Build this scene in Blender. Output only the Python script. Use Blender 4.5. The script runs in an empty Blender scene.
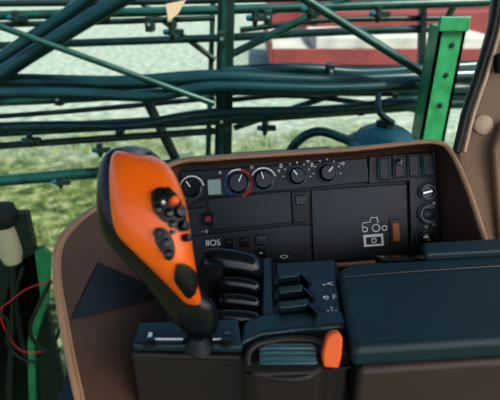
import bpy, bmesh, math, random
from mathutils import Vector as V, Matrix
from mathutils.bvhtree import BVHTree
random.seed(4)
S=bpy.context.scene
S.view_settings.view_transform='Standard'
try: S.view_settings.look='Medium High Contrast'
except Exception: pass
S.view_settings.exposure=.92
TH=math.radians(25)
C=V((0,0,2.5)); R=V((1,0,0)); F=V((0,math.cos(TH),-math.sin(TH))); U=V((0,math.sin(TH),math.cos(TH)))
def ray(x,y): return F+R*((x-250)/500)+U*((200-y)/500)
def W(x,y,d): return C+ray(x,y)*d
def YP(x,y,Y): r=ray(x,y); return C+r*(Y/r.y)
def ZP(x,y,Z): r=ray(x,y); return C+r*((Z-C.z)/r.z)
DZ=2.148                      # height of the armrest deck
X=V((1,0,0));Y=V((0,1,0));Z=V((0,0,1))
# ---------------------------------------------------------------- materials
def mat(name,col,rough=.5,metal=0,bump=0,bscale=400,var=0,vscale=8,coat=0,spec=.5,col2=None):
    m=bpy.data.materials.new(name); m.use_nodes=True; n=m.node_tree.nodes; l=m.node_tree.links
    b=n['Principled BSDF']; b.inputs['Base Color'].default_value=(*col,1); b.inputs['Roughness'].default_value=rough
    b.inputs['Metallic'].default_value=metal; b.inputs['Coat Weight'].default_value=coat; b.inputs['Specular IOR Level'].default_value=spec
    tc=n.new('ShaderNodeTexCoord')
    if var or col2:
        t=n.new('ShaderNodeTexNoise'); t.inputs['Scale'].default_value=vscale; t.inputs['Detail'].default_value=6
        l.new(tc.outputs['Object'],t.inputs['Vector'])
        r=n.new('ShaderNodeValToRGB'); c2=col2 or tuple(c*(1-var) for c in col)
        r.color_ramp.elements[0].position=.35; r.color_ramp.elements[1].position=.65
        r.color_ramp.elements[0].color=(*c2,1); r.color_ramp.elements[1].color=(*col,1)
        l.new(t.outputs['Fac'],r.inputs['Fac']); l.new(r.outputs['Color'],b.inputs['Base Color'])
    if bump:
        t=n.new('ShaderNodeTexNoise'); t.inputs['Scale'].default_value=bscale; t.inputs['Detail'].default_value=4
        l.new(tc.outputs['Object'],t.inputs['Vector'])
        bp=n.new('ShaderNodeBump'); bp.inputs['Strength'].default_value=bump; bp.inputs['Distance'].default_value=.002
        l.new(t.outputs['Fac'],bp.inputs['Height']); l.new(bp.outputs['Normal'],b.inputs['Normal'])
    return m
BROWN=mat('brown_trim_lit',(.42,.25,.15),.45,bump=.15,var=.15)  # hood lip highlight put into the colour, brighter than the inner wall
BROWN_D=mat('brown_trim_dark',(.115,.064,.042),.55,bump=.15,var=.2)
BROWN_E=mat('brown_armrest_base',(.060,.038,.030),.55,bump=.15,var=.2)
BEIGE=mat('beige_liner',(.25,.17,.115),.7,bump=.25,var=.15)
BEIGE_L=mat('beige_cap',(.48,.36,.26),.5)
PANEL=mat('panel_navy_black',(.007,.013,.018),.38,bump=.08)
PANEL2=mat('panel_recess',(.003,.005,.007),.45)
BLK=mat('black_plastic',(.005,.007,.008),.35)
BLKG=mat('black_gloss',(.005,.008,.010),.2)
RUB=mat('black_rubber',(.008,.011,.012),.6)
TEALP=mat('teal_black_plastic',(.010,.036,.044),.33,bump=.1)
TEALPAD=mat('armrest_vinyl',(.008,.036,.045),.42,bump=.35,bscale=900,var=.2)
TEALH=mat('teal_grey_plastic',(.05,.12,.135),.35)
BODY=mat('console_body',(.024,.019,.017),.5,bump=.2)
ORANGE=mat('orange_plastic',(1.0,.17,.006),.33,coat=.3)
ORANGE2=mat('orange_lever',(.85,.14,.01),.4)
WHITE=mat('white_print',(.9,.92,.9),.6)
RED=mat('red_print',(.8,.03,.02),.5)
REDD=mat('dim_red',(.30,.02,.02),.5)
BLUE=mat('blue_print',(.03,.15,.5),.5)
LCD=mat('lcd_face',(.30,.42,.36),.3)
AMBER=mat('amber_switch',(.45,.12,.02),.4)
BOOM=mat('boom_green',(.005,.062,.053),.33,var=.5,vscale=14,coat=.2)
BOOMD=mat('boom_dark',(.004,.020,.020),.45,var=.3)
HOSE=mat('hose_teal',(.005,.034,.044),.25,var=.3)
GREEN=mat('bright_green_paint',(.035,.28,.12),.4,var=.4,vscale=20)
TANK=mat('teal_tank',(.008,.085,.115),.3)
CHROME=mat('steel',(.5,.55,.55),.3,metal=1)
TRED=mat('trailer_red',(.21,.035,.035),.6,var=.35,vscale=2)
TGREY=mat('trailer_canvas',(.42,.40,.37),.7,var=.25,vscale=2)
TYRE=mat('tyre',(.02,.02,.02),.8)
WIRE=mat('red_wire',(.6,.02,.02),.4)
CREAM=mat('cream_plastic',(.62,.45,.33),.5)
FLOOR=mat('cab_floor_rubber',(.015,.02,.022),.7,bump=.4)
ROOF=mat('roof_liner',(.45,.42,.38),.8)
FEND=mat('fender_green',(.014,.20,.14),.35,var=.35)
# ---------------------------------------------------------------- helpers
def link(o,parent=None):
    S.collection.objects.link(o)
    if parent: o.parent=parent
    return o
def grp(name):
    e=bpy.data.objects.new(name,None); e.empty_display_size=.05; return link(e)
def meshobj(name,verts,faces,m,parent=None,bevel=0,seg=3,smooth=35,subsurf=0):
    me=bpy.data.meshes.new(name); me.from_pydata([tuple(v) for v in verts],[],faces); me.update()
    bm=bmesh.new(); bm.from_mesh(me); bmesh.ops.recalc_face_normals(bm,faces=bm.faces); bm.to_mesh(me); bm.free()
    me.materials.append(m)
    for p in me.polygons: p.use_smooth=True
    me.set_sharp_from_angle(angle=math.radians(smooth))
    o=link(bpy.data.objects.new(name,me),parent)
    if bevel:
        b=o.modifiers.new('bevel','BEVEL'); b.width=bevel; b.segments=seg; b.limit_method='ANGLE'; b.angle_limit=math.radians(30); b.harden_normals=True
    if subsurf:
        s=o.modifiers.new('sub','SUBSURF'); s.levels=subsurf; s.render_levels=subsurf
    return o
def prism(name,pts,vec,m,parent=None,bevel=0,seg=3):
    n=len(pts); vs=list(pts)+[p+vec for p in pts]
    fs=[list(range(n)),list(range(2*n-1,n-1,-1))]+[[i,(i+1)%n,n+(i+1)%n,n+i] for i in range(n)]
    return meshobj(name,vs,fs,m,parent,bevel,seg)
def box(name,c,u,v,n,sz,m,parent=None,bevel=0,seg=3):
    u=u.normalized();v=v.normalized();n=n.normalized()
    a,b,d=sz[0]/2,sz[1]/2,sz[2]/2
    pts=[c-u*a-v*b-n*d,c+u*a-v*b-n*d,c+u*a+v*b-n*d,c-u*a+v*b-n*d]
    return prism(name,pts,n*(2*d),m,parent,bevel,seg)
def perp(a):
    a=a.normalized(); t=V((0,0,1)) if abs(a.z)<.9 else V((1,0,0))
    u=a.cross(t).normalized(); return u,a.cross(u).normalized()
def cyl(name,c,axis,prof,m,parent=None,N=40,ribs=0,ribd=0):
    """lathe: prof = [(radius,height)...] along axis from c"""
    a=axis.normalized();u,v=perp(a);vs=[];fs=[]
    for (r,h) in prof:
        for i in range(N):
            t=2*math.pi*i/N; rr=r-(ribd if (ribs and (i//2)%2) else 0)
            vs.append(c+a*h+u*(rr*math.cos(t))+v*(rr*math.sin(t)))
    for k in range(len(prof)-1):
        for i in range(N): fs.append([k*N+i,k*N+(i+1)%N,(k+1)*N+(i+1)%N,(k+1)*N+i])
    fs.append(list(range(N))); fs.append([ (len(prof)-1)*N+i for i in range(N)][::-1])
    return meshobj(name,vs,fs,m,parent,smooth=40)
def cr(P,per=6):
    P=[V(p) for p in P]; out=[]
    Q=[P[0]*2-P[1]]+P+[P[-1]*2-P[-2]]
    for i in range(1,len(Q)-2):
        for k in range(per):
            t=k/per
            a,b,c,d=Q[i-1],Q[i],Q[i+1],Q[i+2]
            out.append(.5*((2*b)+(c-a)*t+(2*a-5*b+4*c-d)*t*t+(3*b-a-3*c+d)*t**3))
    out.append(P[-1]); return out
def tube(name,pts,r,m,parent=None,smooth=True,N=12):
    P=cr(pts,6) if (smooth and len(pts)>2) else [V(p) for p in pts]
    vs=[];fs=[]
    t0=(P[1]-P[0]).normalized(); u,v=perp(t0)
    for i,p in enumerate(P):
        t=(P[min(i+1,len(P)-1)]-P[max(i-1,0)]).normalized()
        u=(u-t*u.dot(t)).normalized(); v=t.cross(u)
        for k in range(N):
            a=2*math.pi*k/N; vs.append(p+u*(r*math.cos(a))+v*(r*math.sin(a)))
    for i in range(len(P)-1):
        for k in range(N): fs.append([i*N+k,i*N+(k+1)%N,(i+1)*N+(k+1)%N,(i+1)*N+k])
    fs.append(list(range(N))[::-1]); fs.append([(len(P)-1)*N+k for k in range(N)])
    return meshobj(name,vs,fs,m,parent,smooth=50)
def loft(name,rings,m,parent=None,closed=True,caps=True,smooth=60,sub=0):
    n=len(rings[0]); vs=[p for r in rings for p in r]; fs=[]
    for k in range(len(rings)-1):
        for i in range(n if closed else n-1):
            fs.append([k*n+i,k*n+(i+1)%n,(k+1)*n+(i+1)%n,(k+1)*n+i])
    if caps and closed:
        fs.append(list(range(n))[::-1]); fs.append([(len(rings)-1)*n+i for i in range(n)])
    return meshobj(name,vs,fs,m,parent,smooth=smooth,subsurf=sub)

# ================================================================ DASH CONSOLE
con=grp('dashboard_console')
PD=.80
ang=math.radians(3.4)
pu=(R*math.cos(ang)+U*math.sin(ang)); pv=(-R*math.sin(ang)+U*math.cos(ang)); pn=-F
def PP(x,y,off=0): return W(x,y,PD-off)
k=PD/500
def pbox(name,x,y,w,h,t,m,off=0,bevel=.001): return box(name,PP(x,y,off+t/2) ,pu,pv,pn,(w*k,h*k,t),m,con,bevel)
lip=[(84,425,.49),(76,400,.50),(62,330,.53),(54,265,.56),(66,231,.59),(112,197,.67),(172,164,.755),(205,159,.76),(260,155,.76),(350,149,.76),(415,142,.76),(438,142,.757),(452,152,.75),(470,192,.72),(490,252,.68)]
inn=[(290,425,.60),(260,400,.62),(232,340,.69),(205,288,.785),(190,245,.80),(184,205,.80),(181,169,.80),(210,166,.80),(265,163,.80),(350,158,.80),(415,153,.80),(430,152,.80),(437,158,.80),(439,200,.80),(441,256,.80)]
L=cr([W(*p) for p in lip]); I=cr([W(*p) for p in inn])
rim_in=[]
for a,b in zip(L,I): rim_in.append(a+(b-a).normalized()*.009+F*.001)
Mid=[a.lerp(b,.45)+F*.008 for a,b in zip(rim_in,I)]
Mid2=[a.lerp(b,.8)+F*.004 for a,b in zip(rim_in,I)]
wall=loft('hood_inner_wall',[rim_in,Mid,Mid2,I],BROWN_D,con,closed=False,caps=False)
out=[]
cen=W(260,300,.7)
for a in L:
    d=(a-cen); d-=F*d.dot(F); d.normalize(); out.append(a+d*.006+F*.012)
out2=[p+F*.16+ (p-cen).normalized()*.01 for p in out]
loft('hood_lip',[rim_in,L,out],BROWN,con,closed=False,caps=False)
tube('hood_lip_bead',[a+(b-a)*.25 for a,b in zip(L[::3],rim_in[::3])],.0038,BROWN,con,True,10)
loft('hood_outer_shell',[out,out2],BROWN,con,closed=False,caps=False)
prism('panel_backing',[PP(x,y,-.002) for x,y in [(172,205),(178,166),(265,161),(350,155),(430,149),(440,158),(446,290),(190,330)]],F*.012,PANEL2,con)
prism('upper_fascia',[PP(x,y,0) for x,y in [(180,172),(300,164),(366,158),(368,182),(300,189),(205,197),(186,207)]],-F*.006,PANEL,con,.0015)
prism('switch_fascia',[PP(x,y,0) for x,y in [(368,157),(428,152),(435,158),(437,253),(410,256),(408,181),(368,184)]],-F*.006,PANEL,con,.0015)
prism('glovebox_door_a',[PP(x,y,0) for x,y in [(207,199),(290,191),(292,222),(212,230)]],-F*.003,PANEL,con,.001)
prism('glovebox_door_b',[PP(x,y,0) for x,y in [(311,190),(406,184),(408,254),(313,262)]],-F*.004,PANEL,con,.001)
prism('lower_fascia',[PP(x,y,0) for x,y in [(190,236),(292,225),(310,225),(311,263),(280,266),(197,276)]],-F*.003,PANEL,con,.001)
prism('latch_plate',[PP(x,y,.001) for x,y in [(291,192),(309,191),(309,222),(293,223)]],-F*.004,PANEL2,con,.001)
prism('latch_tongue',[PP(x,y,.004) for x,y in [(295,196),(306,195),(305,204),(296,205)]],-F*.004,BLKG,con,.001)
prism('label_plate_left',[PP(x,y,0) for x,y in [(186,209),(204,207),(208,234),(190,236)]],-F*.003,PANEL,con,.001)
tube('panel_bottom_lip',[PP(192,279,.012),PP(250,273,.012),PP(310,268,.012),PP(380,262,.012),PP(443,256,.012)],.0045,BROWN,con)
prism('lower_tray',[W(192,280,.785),W(443,257,.785),W(470,268,.68),W(470,300,.66),W(150,320,.66)],-U*.02,BODY,con,.003)
def knob(nm,x,y,r,h=.016,ring=None,ang=0):
    c=PP(x,y,.006); rr=r*k
    if ring:
        for j,(m,a0,a1) in enumerate(ring):
            pts=[c+pn*.0015+(R*math.cos(t)+U*math.sin(t))*rr*1.34 for t in [a0+(a1-a0)*q/12 for q in range(13)]]
            tube(nm+'_ring_%d'%j,pts,.0013,m,con,False,6)
    cyl(nm,c,pn,[(rr*1.2,0),(rr*1.2,.003),(rr,.004),(rr*.96,h*.8),(rr*.85,h),(rr*.2,h)],BLKG,con,40,1,.0005)
    tube(nm+'_skirt',[c+pn*.004+(R*math.cos(t)+U*math.sin(t))*rr*1.15 for t in [2*math.pi*q/24 for q in range(25)]],.0007,TEALH,con,False,5)
    d=R*math.sin(ang)+U*math.cos(ang)
    box(nm+'_mark',c+pn*(h+.0006)+d*rr*.5,d,d.cross(pn),pn,(rr*.75,.0018,.0008),WHITE,con)
def ticks(x,y,r,n,a0,a1):
    for j in range(n):
        t=a0+(a1-a0)*j/(n-1); d=R*math.sin(t)+U*math.cos(t)
        box('tick_%d'%j,PP(x,y,.0068)+d*r*k,d,d.cross(pn),pn,(.003,.0013,.0006),WHITE,con)
pi=math.pi
knob('temp_knob_a',192,188,8.8,ring=[(WHITE,0.2,pi-.2)],ang=-.6)
pbox('lcd_bezel',214.5,187,19,20,.003,BLK,.006)
pbox('lcd_screen',214.5,187,13,15,.001,LCD,.009)
knob('temp_knob_b',238.5,183,10,ring=[(RED,-1.3,1.4),(WHITE,1.4,2.4),(BLUE,2.4,4.2)],ang=.4)
knob('fan_knob',263.5,180,9,ring=[(WHITE,.3,2.8)],ang=-.3)
knob('light_knob',297,176,8,ang=-.7); ticks(297,176,13.5,7,-1.6,1.6)
knob('wiper_knob',327,173,8,ang=.6); ticks(327,173,13.5,7,-1.6,1.6)
def word(nm,s,x,y,size,m=WHITE,off=.0068):
    cu=bpy.data.curves.new(nm,'FONT'); cu.body=s; cu.size=size*k; cu.align_x='CENTER'; cu.align_y='CENTER'; cu.extrude=.0002
    cu.materials.append(m); o=link(bpy.data.objects.new(nm,cu),con)
    Mx=Matrix((pu,pv,pn)).transposed().to_4x4(); Mx.translation=PP(x,y,off); o.matrix_world=Mx; return o
word('print_o','0',281,166,6); word('print_o2','II',312,165,6); word('print_d','o',308,161,6); word('print_e','-o',342,163,6)
word('print_f','x',220,172,6); word('print_g','*',252,169,8); word('print_g2','+',279,171,7)
for j,(x,y) in enumerate([(384,169),(399,167),(413.5,166),(428,165)]):
    pbox('rocker_bezel_%d'%j,x,y,12.5,24,.003,BLK,.006)
    pbox('rocker_%d'%j,x,y,9,20,.003,PANEL,.008,.0012)
    tube('rocker_outline_%d'%j,[PP(x+a,y+b,.0115) for a,b in [(-5.5,-11),(5.5,-11.5),(5.5,10.5),(-5.5,11),(-5.5,-11)]],.0008,TEALH,con,False,5)
cyl('rocker_lamp',PP(399,162,.011),pn,[(.0055,0),(.005,.003),(.001,.004)],BLKG,con)
box('rocker_lamp_mark',PP(399,171,.0115),pu,pv,pn,(.009,.002,.001),REDD,con)
for nm,x,y,r in (('socket_upper',427,192,7.5),('socket_middle',428,214,9),('socket_lower',425,238,8.5)):
    rr=r*k
    cyl(nm,PP(x,y,.006),pn,[(rr*1.15,0),(rr*1.15,.003),(rr,.004),(rr,.008),(rr*.78,.008),(rr*.74,.004),(rr*.1,.004)],BLKG,con)
    tube(nm+'_ring',[PP(x,y,.0102)+(R*math.cos(t)+U*math.sin(t))*rr*1.05 for t in [2*pi*q/24 for q in range(25)]],.0009,TEALH,con,False,5)
box('ignition_bar',PP(427,192,.016),pu+pv*.2,pv-pu*.2,pn,(.016,.0045,.008),CHROME,con,.001)
cyl('socket_plug',PP(428,214,.010),pn,[(.009,0),(.009,.004),(.006,.005),(.001,.005)],TEALP,con)
cyl('lighter_knob',PP(425,237,.008),pn,[(.006,0),(.006,.010),(.003,.012)],CHROME,con)
word('print_i','o  ^',430,226,7); word('print_i2','- o',432,203,6)
def iline(nm,pts,m=WHITE,r=.0009,off=.0046): tube(nm,[PP(x,y,off) for x,y in pts],r,m,con,False,5)
def icirc(nm,x,y,r,m=WHITE,off=.0046,w=.0010): iline(nm,[(x+r*math.cos(2*pi*q/20),y+r*math.sin(2*pi*q/20)) for q in range(21)],m,w,off)
icirc('icon_wheel_a',376,228,3.6); icirc('icon_wheel_b',365,229.5,2.4)
iline('icon_tractor',[(362,227),(363,223),(370,222),(371,217.5),(377,217.5),(378,223)])
icirc('icon_ptt',384.5,228,2.3)
prism('icon_box_fill',[PP(x,y,.0042) for x,y in [(363,235),(383,233.5),(384,245.5),(364,247)]],-F*.0006,WHITE,con)
prism('icon_box_cut',[PP(x,y,.0049) for x,y in [(366,237.5),(381,236.5),(381.5,243.5),(366.5,244.5)]],-F*.0004,PANEL,con)
icirc('icon_box_c',374,240.5,2.2,WHITE,.0055)
pbox('work_rocker_bezel',396,232,12,25,.003,BLK,.004)
pbox('work_rocker',396,232,7,19,.004,AMBER,.006,.0015)
pbox('hazard_button',208,219,14,12,.003,BLKG,.003)
pbox('hazard_symbol',208,219,6,5,.001,REDD,.006,.0004)
word('print_bos','8OS',213,243,8.5,off=.0042)
word('print_j','- o',205,231,6,off=.0038)
for j,(x,y) in enumerate([(229,244),(245,242),(261,240)]):
    pbox('small_button_%d'%j,x,y,11,10,.004,BLKG,.003,.0015)
    box('small_button_mark_%d'%j,PP(x,y-2,.0076),pu,pv,pn,(.006,.0014,.0006),TEALH,con)
for j,(x,y) in enumerate([(229,257),(245,255),(261,253)]):
    pbox('small_key_%d'%j,x,y,11,8,.003,BLKG,.003,.0015)
    box('small_key_mark_%d'%j,PP(x,y,.0066),pu,pv,pn,(.005,.0014,.0006),WHITE if j!=1 else RED,con)
word('print_k','<>',284,257,8,off=.0042)
wt=BVHTree.FromPolygons([v.co.copy() for v in wall.data.vertices],[list(p.vertices) for p in wall.data.polygons])
def wall_pt(x,y,lift):
    h=wt.ray_cast(C,ray(x,y).normalized())
    return (h[0] if h[0] else W(x,y,.66))-F*lift
def onwall(nm,qa,qb,m,lift,th):
    """raised strip between two lines lying on the hood wall"""
    rings=[]
    for s in range(7):
        row=[]
        for i in range(9):
            t=i/8; u=s/6
            ax=qa[0][0]+(qa[1][0]-qa[0][0])*t; ay=qa[0][1]+(qa[1][1]-qa[0][1])*t
            bx=qb[0][0]+(qb[1][0]-qb[0][0])*t; by=qb[0][1]+(qb[1][1]-qb[0][1])*t
            row.append(wall_pt(ax+(bx-ax)*u,ay+(by-ay)*u,lift))
        rings.append(row)
    loft(nm,[[p+F*th for p in rings[0]]]+rings+[[p+F*th for p in rings[-1]]],m,con,closed=False,caps=False,smooth=30)
onwall('wing_insert',((74,318),(100,262)),((158,297),(150,284)),PANEL,.006,.01)
prism('pedestal',[V((-.22,.66,1.47)),V((.34,.66,1.47)),V((.34,.95,1.47)),V((-.22,.95,1.47))],V((0,0,.48)),BODY,con,.01)

# ================================================================ ARMREST CONSOLE
arm=grp('armrest_console')
def DP(x,y,h=0): return ZP(x,y,DZ+h)
body=[(131,354),(136,332),(150,322),(194,318),(200,262),(338,262),(350,352),(330,352),(326,362),(318,372),(256,374),(246,366),(240,357)]
prism('deck_body',[DP(*p) for p in body],-Z*.11,BODY,arm,.004,4)
prism('gate_housing',[DP(x,y,.004) for x,y in [(133,352),(139,329),(238,325),(243,354)]],Z*.010,TEALP,arm,.004,4)
prism('gate_recess',[DP(x,y,.0146) for x,y in [(141,346),(146,332),(232,329),(234,345)]],Z*.0015,BLKG,arm,.001)
box('gate_slot_mark_a',DP(166,339,.017),X,Y,Z,(.034,.002,.001),WHITE,arm)
box('gate_slot_mark_b',DP(150,335,.017),X,Y,Z,(.004,.007,.001),WHITE,arm)
box('gate_slot_mark_c',DP(221,339,.017),X,Y,Z,(.016,.002,.001),WHITE,arm)
box('gate_slot_mark_d',DP(227,333,.017),X,Y,Z,(.006,.004,.001),TEALH,arm)
for j,x in enumerate((150,226)):
    cyl('gate_key_%d'%j,DP(x,344,.016),Z,[(.006,0),(.0055,.004),(.002,.005)],BLK,arm)
prism('front_skirt',[DP(131,353,-.004),DP(243,357,-.004),DP(243,357,-.11),DP(131,353,-.11)],Y*-.008,BODY,arm,.003)
def fin(nm,x0,x1,yb,h,dep,m):
    a=DP(x0,yb); b=DP(x1,yb); w=b.x-a.x
    sec=[]
    for q in range(15):
        s=q/14; e=math.sin(pi*s)**.25 if 0<s<1 else 0
        hh=h*(.6+.4*(e))*(1.12-.3*s)
        rr=[]
        for j in range(13):
            t=pi*j/12
            rr.append(a+X*(w*s)+Y*(dep*.5-dep*.5*math.cos(t)*(.7+.3*e)-.10*dep*math.sin(t))+Z*(hh*max(0,math.sin(t))**.8))
        rr.append(rr[-1]-Z*.01); rr.append(rr[0]-Z*.01)
        sec.append(rr)
    return loft(nm,sec,m,arm,smooth=40)
fin('finger_lever_a',200,262,286,.042,.042,BLKG)
fin('finger_lever_b',217,261,300,.026,.020,BLKG)
fin('finger_lever_c',217,261,314,.021,.020,BLKG)
fin('finger_lever_d',214,261,328,.016,.022,BLKG)
g=[DP(x,y,h) for x,y,h in [(196,322,.0),(193,300,.022),(197,272,.040),(210,262,.044)]]
gg=cr(g); loft('guard_blade',[gg,[p-Z*.05 for p in gg],[p-Z*.05+X*.014 for p in gg],[p+X*.014 for p in gg],gg],BLK,arm,closed=False,caps=False)
prism('divider_ridge',[DP(x,y,0) for x,y in [(262,322),(262,266),(271,264),(274,322)]],Z*.012,TEALP,arm,.003)
prism('slot_block',[DP(x,y,0) for x,y in [(276,322),(276,268),(334,264),(342,322)]],Z*.008,TEALP,arm,.003)
for j,(x,y,w) in enumerate([(293,281,36),(295,296,38),(297,311,42)]):
    s=.62/500
    box('slot_well_%d'%j,DP(x,y,.0085),X,Y,Z,(w*s,.017,.001),PANEL2,arm)
    a=DP(x-w/2+3,y+3,.009)
    prism('slot_lever_%d'%j,[a,a-Y*.004+Z*.010,a+Y*.002+Z*.015,a+Y*.006+Z*.011,a+Y*.006],X*((w-16)*s)+Y*.006,TEALP,arm,.0015)
    box('slot_fin_%d'%j,DP(x+w/2-6,y,.015),X+Y*.5,Y-X*.5,Z,(.004,.018,.012),BLKG,arm,.001)
def aword(nm,s,x,y,size,h):
    cu=bpy.data.curves.new(nm,'FONT'); cu.body=s; cu.size=size; cu.align_x='CENTER'; cu.align_y='CENTER'; cu.extrude=.0002
    cu.materials.append(WHITE); o=link(bpy.data.objects.new(nm,cu),arm); o.location=DP(x,y,h); return o
aword('print_l','-<',328,284,.016,.0088); aword('print_m','o F',330,297,.013,.0088); aword('print_n','-|-',332,310,.015,.0088)
prism('wheel_cover',[DP(x,y,0) for x,y in [(240,352),(243,330),(262,322),(343,318),(347,334),(300,338),(262,343)]],Z*.012,TEALP,arm,.005,4)
wc=DP(287,363,-.012)
cyl('thumb_wheel',wc-X*.028,X,[(.010,-.001),(.0195,0),(.0215,.004),(.0215,.052),(.0195,.056),(.010,.057)],TEALH,arm,96,1,.0018)
tube('thumb_wheel_bezel',[DP(x,y,h) for x,y,h in [(248,366,-.002),(249,352,.006),(262,343,.009),(290,339,.010),(316,341,.009),(326,351,.004),(325,364,-.002)]],.0035,BODY,arm)
tube('thumb_wheel_lower_bezel',[DP(x,y,-.006) for x,y in [(248,366),(262,375),(290,379),(312,375),(325,364)]],.0035,BODY,arm)
oc=DP(331,360,.0)
op=[(-.009,-.004),(-.0105,.010),(-.006,.030),(.000,.036),(.007,.035),(.010,.028),(.009,.008),(.006,-.006)]
prism('throttle_paddle',[oc+X*a+(Z*.8+Y*.35)*b for a,b in op],V((0,-.010,.004)),ORANGE2,arm,.003,4)
prism('nose_cover',[DP(243,374,-.004),DP(350,366,-.004),DP(352,366,-.11),DP(243,374,-.11)],-Y*.003,BODY,arm,.002)

# armrest pad
pad=grp('armrest_pad')
PZ=2.168
def AP(x,y,h=0): return ZP(x,y,PZ+h)
pts=[AP(x,y) for x,y in [(352,349),(338,268),(350,262),(424,258),(520,252)]]+[AP(700,262),AP(760,332),AP(600,334),AP(450,343)]
prism('pad_cushion',pts,-Z*.026,TEALPAD,pad,.009,6)
pts2=[p+ (V((.55,.45,0))-V((p.x,p.y,0)))*.02 for p in pts]
prism('pad_base',[V((p.x,p.y,PZ-.028)) for p in pts2],-Z*.08,BROWN_E,pad,.008,4)
prism('pad_hinge_block',[AP(x,y,-.004) for x,y in [(424,262),(421,250),(540,243),(545,256)]],Z*.012,TEALPAD,pad,.004)
tube('pad_seam',[AP(x,y,.0005) for x,y in [(343,277),(420,271),(560,262)]],.0010,BLK,pad,False,5)
box('pad_rear_clip',W(398,261,.665),X,F,U,(.055,.03,.012),BLKG,pad,.003)
prism('armrest_stem',[V((.12,.38,1.47)),V((.34,.38,1.47)),V((.34,.50,1.47)),V((.12,.50,1.47))],V((0,0,.60)),BODY,pad,.01)

# ================================================================ JOYSTICK
joy=grp('joystick')
def ring(cy,xl,xr,dep,th,N=28,pw=.8,sl=0):
    cx=(xl+xr)/2; hw=(xr-xl)/2/500*dep; c=W(cx,cy,dep); out=[]
    for i in range(N):
        t=2*pi*i/N; ct,st=math.cos(t),math.sin(t)
        a=math.copysign(abs(ct)**pw,ct); b=math.copysign(abs(st)**pw,st)
        out.append(c+R*hw*a-F*th*b+U*(sl*a*hw))
    return out
rs=[(153,126,152,.470,.004,-.1),(156,118,167,.466,.011,-.25),(163,113,175,.463,.017,-.35),(176,110,182,.460,.022,-.35),(195,110,187,.457,.024,-.3),(215,111,190,.456,.025,-.3),(235,113,193,.456,.025,-.35),(251,117,196,.458,.024,-.45),(263,125,198,.461,.022,-.6),(275,142,200,.464,.019,-.6),(287,161,201,.468,.016,-.5),(298,178,202,.472,.012,-.3),(306,186,199,.475,.006,0)]
head=loft('grip_front_shell',[ring(a,b,c,d,e,sl=f) for a,b,c,d,e,f in rs],ORANGE,joy,sub=1)
rs2=[(147,120,146,.480,.006,0),(150,114,156,.479,.014,-.1),(160,104,166,.479,.020,-.2),(180,98,174,.478,.022,-.2),(210,97,180,.477,.024,-.2),(235,99,184,.477,.024,-.2),(258,106,190,.479,.022,-.4),(278,128,202,.481,.020,-.4),(292,148,211,.484,.020,-.2),(304,158,217,.486,.019,-.1),(318,168,220,.490,.018,0),(330,182,218,.495,.014,0),(338,192,213,.499,.010,0)]
loft('grip_rear_shell',[ring(a,b,c,d,e,sl=f) for a,b,c,d,e,f in rs2],BLKG,joy,sub=1)
tube('joystick_shaft',[W(203,332,.500),W(201,342,.510),DP(198,352,.012)],.0055,BLK,joy)
cyl('shaft_boot',DP(199,348,.012),Z,[(.014,0),(.013,.004),(.009,.008),(.007,.014)],RUB,joy)
bvh=BVHTree.FromPolygons([v.co.copy() for v in head.data.vertices],[list(p.vertices) for p in head.data.polygons])
def onhead(x,y):
    h=bvh.ray_cast(C,ray(x,y).normalized())
    if h[0] is None: return None
    n=h[1]; n=n if n.dot(F)<0 else -n
    return h[0],n
def patch(nm,poly,m,th=.0025):
    pl=[V((x,y,0)) for x,y in poly]; pl=cr(pl+[pl[0]],4)[:-1]
    cx=sum(p[0] for p in poly)/len(poly); cy=sum(p[1] for p in poly)/len(poly); c0=V((cx,cy,0))
    rings=[]
    for f in (1,.8,.6,.4,.2):
        rr=[]
        for p in pl:
            q=c0.lerp(p,f); h=onhead(q.x,q.y)
            if h is None: return
            rr.append(h[0]+h[1]*th)
        rings.append(rr)
    rings=[[p+F*.006 for p in rings[0]]]+rings
    loft(nm,rings,m,joy,smooth=60)
patch('keypad_upper',[(151,193),(160,188),(173,193),(180,206),(184,222),(180,232),(171,224),(161,220),(153,208)],BLK)
patch('keypad_lower',[(156,228),(165,229),(172,240),(174,253),(169,259),(161,250),(155,238)],BLK)
patch('thumb_rest',[(176,264),(184,264),(192,272),(195,284),(193,294),(188,296),(182,289),(175,278)],BLK)
btn=[(156,197,.0042,BLKG),(166,193,.0036,BLKG),(172,202,.0042,ORANGE),(158,209,.0042,BLKG),(168,213,.0040,BLKG),(178,212,.0056,BLKG),(181,226,.0050,BLKG),(172,224,.0034,BLKG),(159,233,.0044,BLKG),(166,243,.0042,BLKG),(169,254,.0044,BLKG),(184,238,.0036,BLKG),(163,203,.0018,WHITE),(172,232,.002,TEALH)]
for j,(x,y,r,m) in enumerate(btn):
    h=onhead(x,y)
    if h: cyl('grip_button_%d'%j,h[0]+h[1]*.001,h[1],[(r,0),(r,.0045),(r*.8,.0062),(r*.2,.0066)],m,joy,24)
cyl('grip_cap_highlight',W(136,152,.474),U+R*.15,[(.014,-.004),(.014,.002),(.011,.004),(.004,.005)],TEALH,joy,28)  # lighter teal disc paints the highlight on the dark grip cap

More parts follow.
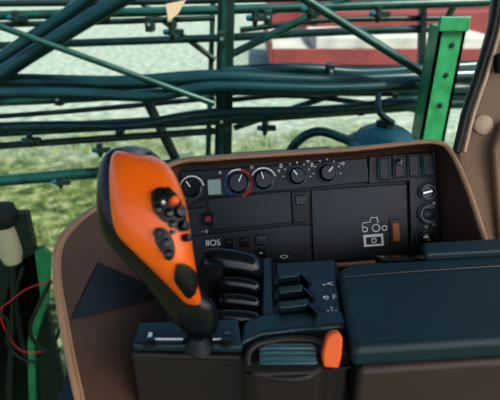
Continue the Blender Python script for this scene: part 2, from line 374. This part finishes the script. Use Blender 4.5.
# ================================================================ RIGHT WALL
wr=grp('wall_right')
wp=[(499,-30,.95),(494,20,.93),(480,70,.92),(466,112,.91),(458,150,.905),(462,260,.90),(480,330,.88),(640,330,.86),(640,-30,.90)]
prism('liner_panel',[W(*p) for p in wp],F*.03,BEIGE,wr,.006)
tube('window_seal',[W(x,y,d) for x,y,d in [(499,-30,.945),(494,20,.925),(480,70,.915),(466,112,.905),(456,152,.90)]],.007,RUB,wr)
tube('window_seal_inner',[W(x,y,d) for x,y,d in [(507,-30,.945),(501,22,.925),(488,70,.912),(474,112,.902),(464,152,.897)]],.004,BEIGE_L,wr)
cyl('screw_cap',W(483,125,.905),-F,[(.018,-.005),(.018,.003),(.015,.006),(.004,.007)],BEIGE_L,wr)
cyl('screw_cap_b',W(505,190,.89),-F,[(.010,-.02),(.010,.003),(.007,.005),(.002,.005)],BLK,wr)
prism('liner_rib',[W(x,y,.90) for x,y in [(488,150),(500,120),(520,120),(520,260),(495,260)]],-F*.02,BEIGE,wr,.006)
box('latch_block',W(500,64,.915),R,U,F,(.02,.035,.03),BLK,wr,.004)

# ================================================================ CAB SHELL
prism('floor',[V((-.52,-.8,1.45)),V((1.0,-.8,1.45)),V((1.0,1.10,1.45)),V((-.52,1.10,1.45))],-Z*.06,FLOOR)
prism('ceiling',[V((-1.3,-.8,3.15)),V((1.2,-.8,3.15)),V((1.2,1.30,3.15)),V((-1.3,1.30,3.15))],Z*.08,ROOF)
win=grp('window_1')
g=bpy.data.materials.new('window_glass'); g.use_nodes=True; nt=g.node_tree; nt.nodes.clear()
o=nt.nodes.new('ShaderNodeOutputMaterial'); mx=nt.nodes.new('ShaderNodeMixShader'); tr=nt.nodes.new('ShaderNodeBsdfTransparent'); gl=nt.nodes.new('ShaderNodeBsdfGlossy')
tr.inputs[0].default_value=(.92,.99,.97,1); gl.inputs['Roughness'].default_value=.03; mx.inputs[0].default_value=.005
nt.links.new(tr.outputs[0],mx.inputs[1]); nt.links.new(gl.outputs[0],mx.inputs[2]); nt.links.new(mx.outputs[0],o.inputs[0])
prism('pane',[V((-1.25,1.2,1.0)),V((1.1,1.2,1.0)),V((1.1,1.2,3.14)),V((-1.25,1.2,3.14))],Y*.004,g,win)
box('frame_bottom',V((-.07,1.2,.98)),X,Y,Z,(2.4,.05,.05),RUB,win,.005)
box('frame_top',V((-.07,1.2,3.13)),X,Y,Z,(2.4,.05,.05),RUB,win,.005)
box('frame_left',V((-1.27,1.2,2.06)),X,Y,Z,(.06,.05,2.2),RUB,win,.005)
box('frame_right',V((1.12,1.2,2.06)),X,Y,Z,(.06,.05,2.2),RUB,win,.005)

# ================================================================ SPRAYER BOOM
bm_=grp('sprayer_boom')
def bt(nm,pts,w,m,yy=2.3):
    P=[YP(x,y,yy) for x,y in pts]; d=yy/.95
    tube(nm,P,w*d/1000,m,bm_)
bt('chord_top',[(-90,18),(250,9),(600,-2)],8,BOOM)
bt('chord_top_pipe',[(-90,27),(100,22),(215,18)],5,BOOMD,2.25)
bt('chord_upper',[(-90,49),(215,38),(330,32),(450,28)],7,BOOM,2.5)
bt('brace_long',[(-90,-6),(215,104)],6,BOOM,2.1)
bt('hose_a',[(-90,100),(-20,84),(35,52),(80,24),(150,-18)],14,HOSE,2.15)
bt('hose_b',[(-90,88),(-20,70),(25,42),(62,18),(110,-18)],12,HOSE,2.25)
bt('hose_c',[(-90,80),(20,81),(120,83),(215,77),(320,81),(430,77),(560,72)],14,HOSE,2.2)
bt('pipe_mid',[(-90,105),(60,99),(215,91),(430,92),(560,88)],9,BOOM,2.35)
bt('hose_d',[(-90,93),(60,93),(150,96),(215,87),(330,89),(430,84)],11,HOSE,2.12)
bt('hose_right',[(222,72),(300,69),(360,73),(430,69),(560,60)],11,HOSE,2.25)
bt('chord_low',[(-90,136),(215,119),(430,104),(600,95)],12,BOOM,2.3)
bt('hose_low',[(-90,130),(40,126),(130,125),(215,113),(330,110),(430,98)],10,HOSE,2.2)
bt('pipe_low',[(-90,152),(215,131)],7,BOOMD,2.25)
bt('pipe_low_b',[(-90,122),(60,112),(215,98)],5,BOOMD,2.45)
bt('chord_bottom',[(-90,188),(115,171),(215,160),(330,152)],12,BOOM,2.3)
bt('brace_a',[(232,54),(372,-14)],7,BOOM)
bt('brace_b',[(284,-14),(428,76)],8,BOOM,2.1)
bt('brace_c',[(234,128),(372,82)],6,BOOM,2.4)
bt('brace_d',[(228,100),(300,96),(430,112)],5,BOOMD,2.4)
bt('brace_e',[(143,92),(180,168)],10,BOOMD,2.4)
bt('brace_f',[(120,-14),(70,22),(0,70)],6,BOOM,2.5)
bt('brace_g',[(462,-10),(420,70)],6,BOOMD,2.5)
bt('brace_h',[(350,-10),(250,18)],5,BOOMD,2.5)
bt('brace_i',[(240,30),(330,20),(470,18)],5,BOOMD,2.5)
bt('pipe_top_b',[(-90,4),(120,2),(300,-2),(480,-6)],6,BOOMD,2.4)
bt('brace_j',[(215,60),(150,10),(120,-20)],5,BOOMD,2.5)
def bbox(nm,x0,x1,y0,y1,dx,m,yy=2.28,th=.05):
    P=[YP(x0+dx,y0,yy),YP(x1+dx,y0,yy),YP(x1,y1,yy),YP(x0,y1,yy)]
    prism(nm,P,Y*th,m,bm_,.004)
bbox('upright',213,230,-20,230,5,BOOMD)
bbox('upright_front_plate',217,222,-20,230,5,BOOM,2.27,.012)
bbox('upright_right',418,424,-20,130,4,BOOMD,2.45)
bbox('upright_thin',205,210,-20,170,6,BOOM,2.5,.03)
gp=YP(221,230,2.3); box('upright_leg',V((gp.x,2.31,gp.z/2)),X,Y,Z,(.07,.05,gp.z),BOOMD,bm_)
for j,(x,y) in enumerate([(172,20),(222,38),(222,85),(222,120),(268,17),(330,70),(60,98),(150,24),(360,108),(120,128)]):
    P=YP(x,y,2.24); box('clamp_%d'%j,P,X,Z,Y,(.035,.06,.06),BOOMD,bm_,.006)
    cyl('clamp_bolt_%d'%j,P-Y*.03,-Y,[(.008,0),(.008,.008),(.003,.010)],CHROME,bm_,6)
for j,(x,y) in enumerate([(16,18),(98,16),(172,32),(255,18),(310,10),(378,14),(30,140),(100,150),(265,128),(395,100),(60,182)]):
    P=YP(x,y,2.22)
    cyl('nozzle_body_%d'%j,P+Z*.03,-Z,[(.014,0),(.014,.025),(.020,.027),(.020,.042),(.012,.044),(.009,.06),(.005,.065)],BOOMD,bm_,20)
    box('nozzle_mount_%d'%j,P+X*.03,X,Y,Z,(.04,.024,.024),BOOMD,bm_,.004)
    cyl('nozzle_cap_%d'%j,P-X*.012,-X,[(.012,0),(.012,.02),(.008,.025)],TANK,bm_,20)
prism('boom_tag',[YP(x,y,2.2) for x,y in [(166,4),(186,0),(178,14),(168,22)]],Y*.01,CREAM,bm_)

gpst=grp('green_post')
P=[YP(440,27,1.9),YP(467,27,1.9)]; Q=[YP(418,140,1.9),YP(446,140,1.9)]
wdt=P[1].x-P[0].x; top=P[0].z; xt=P[0].x; xb=Q[0].x
def gb(nm,x0,x1,y0,y1,m=GREEN,zt=top):
    vt=[V((xt+x0*wdt,y0,zt)),V((xt+x1*wdt,y0,zt)),V((xt+x1*wdt,y1,zt)),V((xt+x0*wdt,y1,zt))]
    q=(zt-Q[0].z); full=(xt-xb)/q*zt
    vb=[V((v.x-full*.6,v.y,0)) for v in vt]
    loft(nm,[vt,vb],m,gpst,smooth=30)
gb('tube_front',0,1,1.90,1.912); gb('tube_back',0,1,2.0,2.012); gb('tube_left',0,.12,1.90,2.01); gb('tube_right',.88,1,1.90,2.01)
box('post_cap_flange',V((xt+wdt*.5,1.90,top+.01)),X,Y,Z,(wdt*1.1,.02,.05),GREEN,gpst,.003)
for j,yy in enumerate((45,75,105)):
    p=YP(452-j*6,yy,1.9); cyl('post_hole_%d'%j,p,-Y,[(.010,-.004),(.010,.003),(.005,.004)],BOOMD,gpst,20)
fh=grp('filter_housing')
c=YP(383,142,1.6)
cyl('housing_dome',c-Z*.02,Z,[(.115,-.1),(.115,0),(.122,.01),(.122,.026),(.10,.030),(.085,.055),(.055,.072),(.02,.078)],TANK,fh,40)
cyl('housing_cap',c+Z*.05,Z,[(.03,0),(.03,.02),(.02,.026),(.004,.028)],BOOMD,fh,20)
cyl('housing_pedestal',V((c.x,c.y,0)),Z,[(.06,0),(.06,c.z-.1)],BOOMD,fh,24)
tube('housing_hose',[c+V((-.1,0,.0)),c+V((-.22,.02,.03)),c+V((-.3,.05,-.04)),c+V((-.34,.1,-.2))],.016,HOSE,fh)
tube('housing_bracket',[c+V((.02,-.02,.07)),c+V((-.03,-.02,.11)),c+V((-.02,.05,.15))],.010,BOOMD,fh)

# ================================================================ left outside bits
fen=grp('cab_fender')
prism('fender_sheet',[YP(x,y,1.5) for x,y in [(12,262),(40,248),(50,256),(48,300),(34,345),(38,470),(-40,470),(-30,380),(-4,330)]],Y*.03,FEND,fen,.008)
prism('fender_edge',[YP(x,y,1.48) for x,y in [(34,252),(42,248),(50,256),(48,300),(34,345),(38,470),(30,470),(27,342),(40,298)]],Y*.02,GREEN,fen,.005)
prism('fender_rib',[YP(x,y,1.48) for x,y in [(10,300),(20,268),(24,268),(14,302),(12,420),(4,420)]],Y*.02,BOOMD,fen,.005)
prism('fender_foot',[V((-1.05,1.5,0)),V((-.75,1.5,0)),V((-.75,1.53,0)),V((-1.05,1.53,0))],V((0,0,1.75)),BOOMD,fen)
tube('red_cable',[YP(x,y,1.4) for x,y in [(-30,318),(0,308),(25,290),(52,280)]],.0025,WIRE,fen)
tube('red_cable_b',[YP(x,y,1.4) for x,y in [(2,306),(3,325),(20,350),(45,352)]],.0025,WIRE,fen)
tube('black_cable',[YP(x,y,1.38) for x,y in [(-30,300),(6,318),(8,345),(30,362),(60,350)]],.005,RUB,fen)
tube('black_cable_b',[YP(x,y,1.36) for x,y in [(50,282),(30,330),(48,352),(60,330)]],.006,RUB,fen)
c=YP(2,213,1.5)
cyl('lamp_body',c+Z*.03,-Z,[(.03,0),(.045,.008),(.05,.03),(.05,.05),(.03,.08)],RUB,fen,28,1,.002)
cyl('lamp_lens',c-Z*.05,-Z,[(.03,0),(.036,.03),(.042,.10),(.03,.14)],CREAM,fen,28)
tube('lamp_stalk',[c-Z*.18,c+V((-.03,0,-.4)),c+V((-.05,.02,-.8)),V((c.x-.05,1.51,.6))],.014,RUB,fen)

# ================================================================ trailer far away
trl=grp('farm_trailer')
ty=11.5
def tb(nm,x0,x1,y0,y1,z0,z1,m): box(nm,V(((x0+x1)/2,(y0+y1)/2,(z0+z1)/2)),X,Y,Z,(x1-x0,y1-y0,z1-z0),m,trl,.02)
tb('bed',.5,7.5,ty,ty+5,.55,.75,TGREY)
tb('side_near',.5,7.5,ty-.08,ty,.5,.86,TRED); tb('side_far',.5,7.5,ty+5,ty+5.1,.55,1.7,TRED); tb('side_left',.42,.5,ty-.08,ty+5.1,.55,1.0,TRED)
tb('load_cover',1.5,5.6,ty+.3,ty+2.6,.75,1.05,TGREY); tb('load_crates',1.9,7.3,ty+3.5,ty+4.7,.75,1.35,TRED)
tb('chassis',.7,7.3,ty+.8,ty+1.0,.35,.55,TYRE)
for j,x in enumerate((1.4,2.5,5.6)):
    for q,yy in enumerate((ty-.02,ty+4.6)):
        cyl('wheel_%d_%d'%(j,q),V((x,yy+.3,.42)),-Y,[(.2,-.02),(.36,0),(.42,.05),(.42,.22),(.36,.27),(.2,.25),(.05,.24)],TYRE,trl,32)

# ================================================================ ground
gm=bpy.data.materials.new('grass_and_gravel'); gm.use_nodes=True; n=gm.node_tree.nodes; l=gm.node_tree.links; b=n['Principled BSDF']; b.inputs['Roughness'].default_value=.95; b.inputs['Specular IOR Level'].default_value=.1
geo=n.new('ShaderNodeNewGeometry'); sep=n.new('ShaderNodeSeparateXYZ'); l.new(geo.outputs['Position'],sep.inputs[0])
def noise(sc,det=6):
    t=n.new('ShaderNodeTexNoise'); t.inputs['Scale'].default_value=sc; t.inputs['Detail'].default_value=det; l.new(geo.outputs['Position'],t.inputs['Vector']); return t
def ramp(src,els):
    r=n.new('ShaderNodeValToRGB'); r.color_ramp.elements[0].position=els[0][0]; r.color_ramp.elements[0].color=(*els[0][1],1)
    r.color_ramp.elements[1].position=els[-1][0]; r.color_ramp.elements[1].color=(*els[-1][1],1)
    for p,cc in els[1:-1]:
        e=r.color_ramp.elements.new(p); e.color=(*cc,1)
    l.new(src,r.inputs['Fac']); return r
gr=ramp(noise(6,9).outputs['Fac'],[(.38,(.035,.058,.022)),(.5,(.12,.15,.06)),(.62,(.28,.28,.16))])
gv=ramp(noise(5,9).outputs['Fac'],[(.35,(.20,.25,.215)),(.65,(.42,.44,.37))])
n3=noise(.9,5); ma=n.new('ShaderNodeMath'); ma.operation='MULTIPLY_ADD'; ma.inputs[1].default_value=5; l.new(n3.outputs['Fac'],ma.inputs[0]); l.new(sep.outputs['Y'],ma.inputs[2])
mr=n.new('ShaderNodeMapRange'); mr.inputs['From Min'].default_value=8.8; mr.inputs['From Max'].default_value=11.2; l.new(ma.outputs[0],mr.inputs['Value'])
mc=n.new('ShaderNodeMix'); mc.data_type='RGBA'; l.new(mr.outputs[0],mc.inputs['Factor']); l.new(gr.outputs[0],mc.inputs['A']); l.new(gv.outputs[0],mc.inputs['B']); l.new(mc.outputs['Result'],b.inputs['Base Color'])
bp=n.new('ShaderNodeBump'); bp.inputs['Distance'].default_value=.08; l.new(noise(22,6).outputs['Fac'],bp.inputs['Height']); l.new(bp.outputs[0],b.inputs['Normal'])
meshobj('ground',[V((-60,-20,0)),V((60,-20,0)),V((60,90,0)),V((-60,90,0))],[[0,1,2,3]],gm)
GB=mat('grass_blade',(.22,.26,.09),.8,col2=(.05,.09,.025),vscale=3)
vs=[];fs=[]
cl=[(random.uniform(-4.2,2.5),random.uniform(2.6,8.0)) for _ in range(420)]
for i in range(16000):
    x,y=random.choice(cl); x+=random.gauss(0,.13); y+=random.gauss(0,.13)
    h=random.uniform(.03,.10);a=random.uniform(0,pi);w=.006
    dx,dy=math.cos(a)*w,math.sin(a)*w; q=len(vs)
    vs+=[V((x-dx,y-dy,0)),V((x+dx,y+dy,0)),V((x+random.uniform(-.05,.05),y+random.uniform(-.05,.05),h))]; fs.append([q,q+1,q+2])
meshobj('grass_tufts',vs,fs,GB)

# ================================================================ light
w=bpy.data.worlds.new('sky'); S.world=w; w.use_nodes=True; wn=w.node_tree.nodes; wlk=w.node_tree.links
sk_=wn.new('ShaderNodeTexSky'); sk_.sky_type='NISHITA'; sk_.sun_disc=False; sk_.sun_elevation=math.radians(45); sk_.sun_rotation=math.radians(135); sk_.dust_density=3; sk_.air_density=.8
wlk.new(sk_.outputs[0],wn['Background'].inputs[0]); wn['Background'].inputs[1].default_value=.15
sd=bpy.data.lights.new('sun','SUN'); sd.energy=3.0; sd.angle=.01; sd.color=(1,.91,.76)
so=link(bpy.data.objects.new('sun',sd)); so.rotation_euler=(V((.5,-.5,1.05))).to_track_quat('Z','Y').to_euler(); so.location=(5,-5,10)
# ================================================================ camera
cd=bpy.data.cameras.new('camera'); cd.lens=36; cd.sensor_width=36; cd.clip_start=.02; cd.clip_end=300
cd.dof.use_dof=True; cd.dof.focus_distance=.74; cd.dof.aperture_fstop=7.0
co=link(bpy.data.objects.new('camera',cd)); co.location=C; co.rotation_euler=(math.radians(65),0,0); S.camera=co
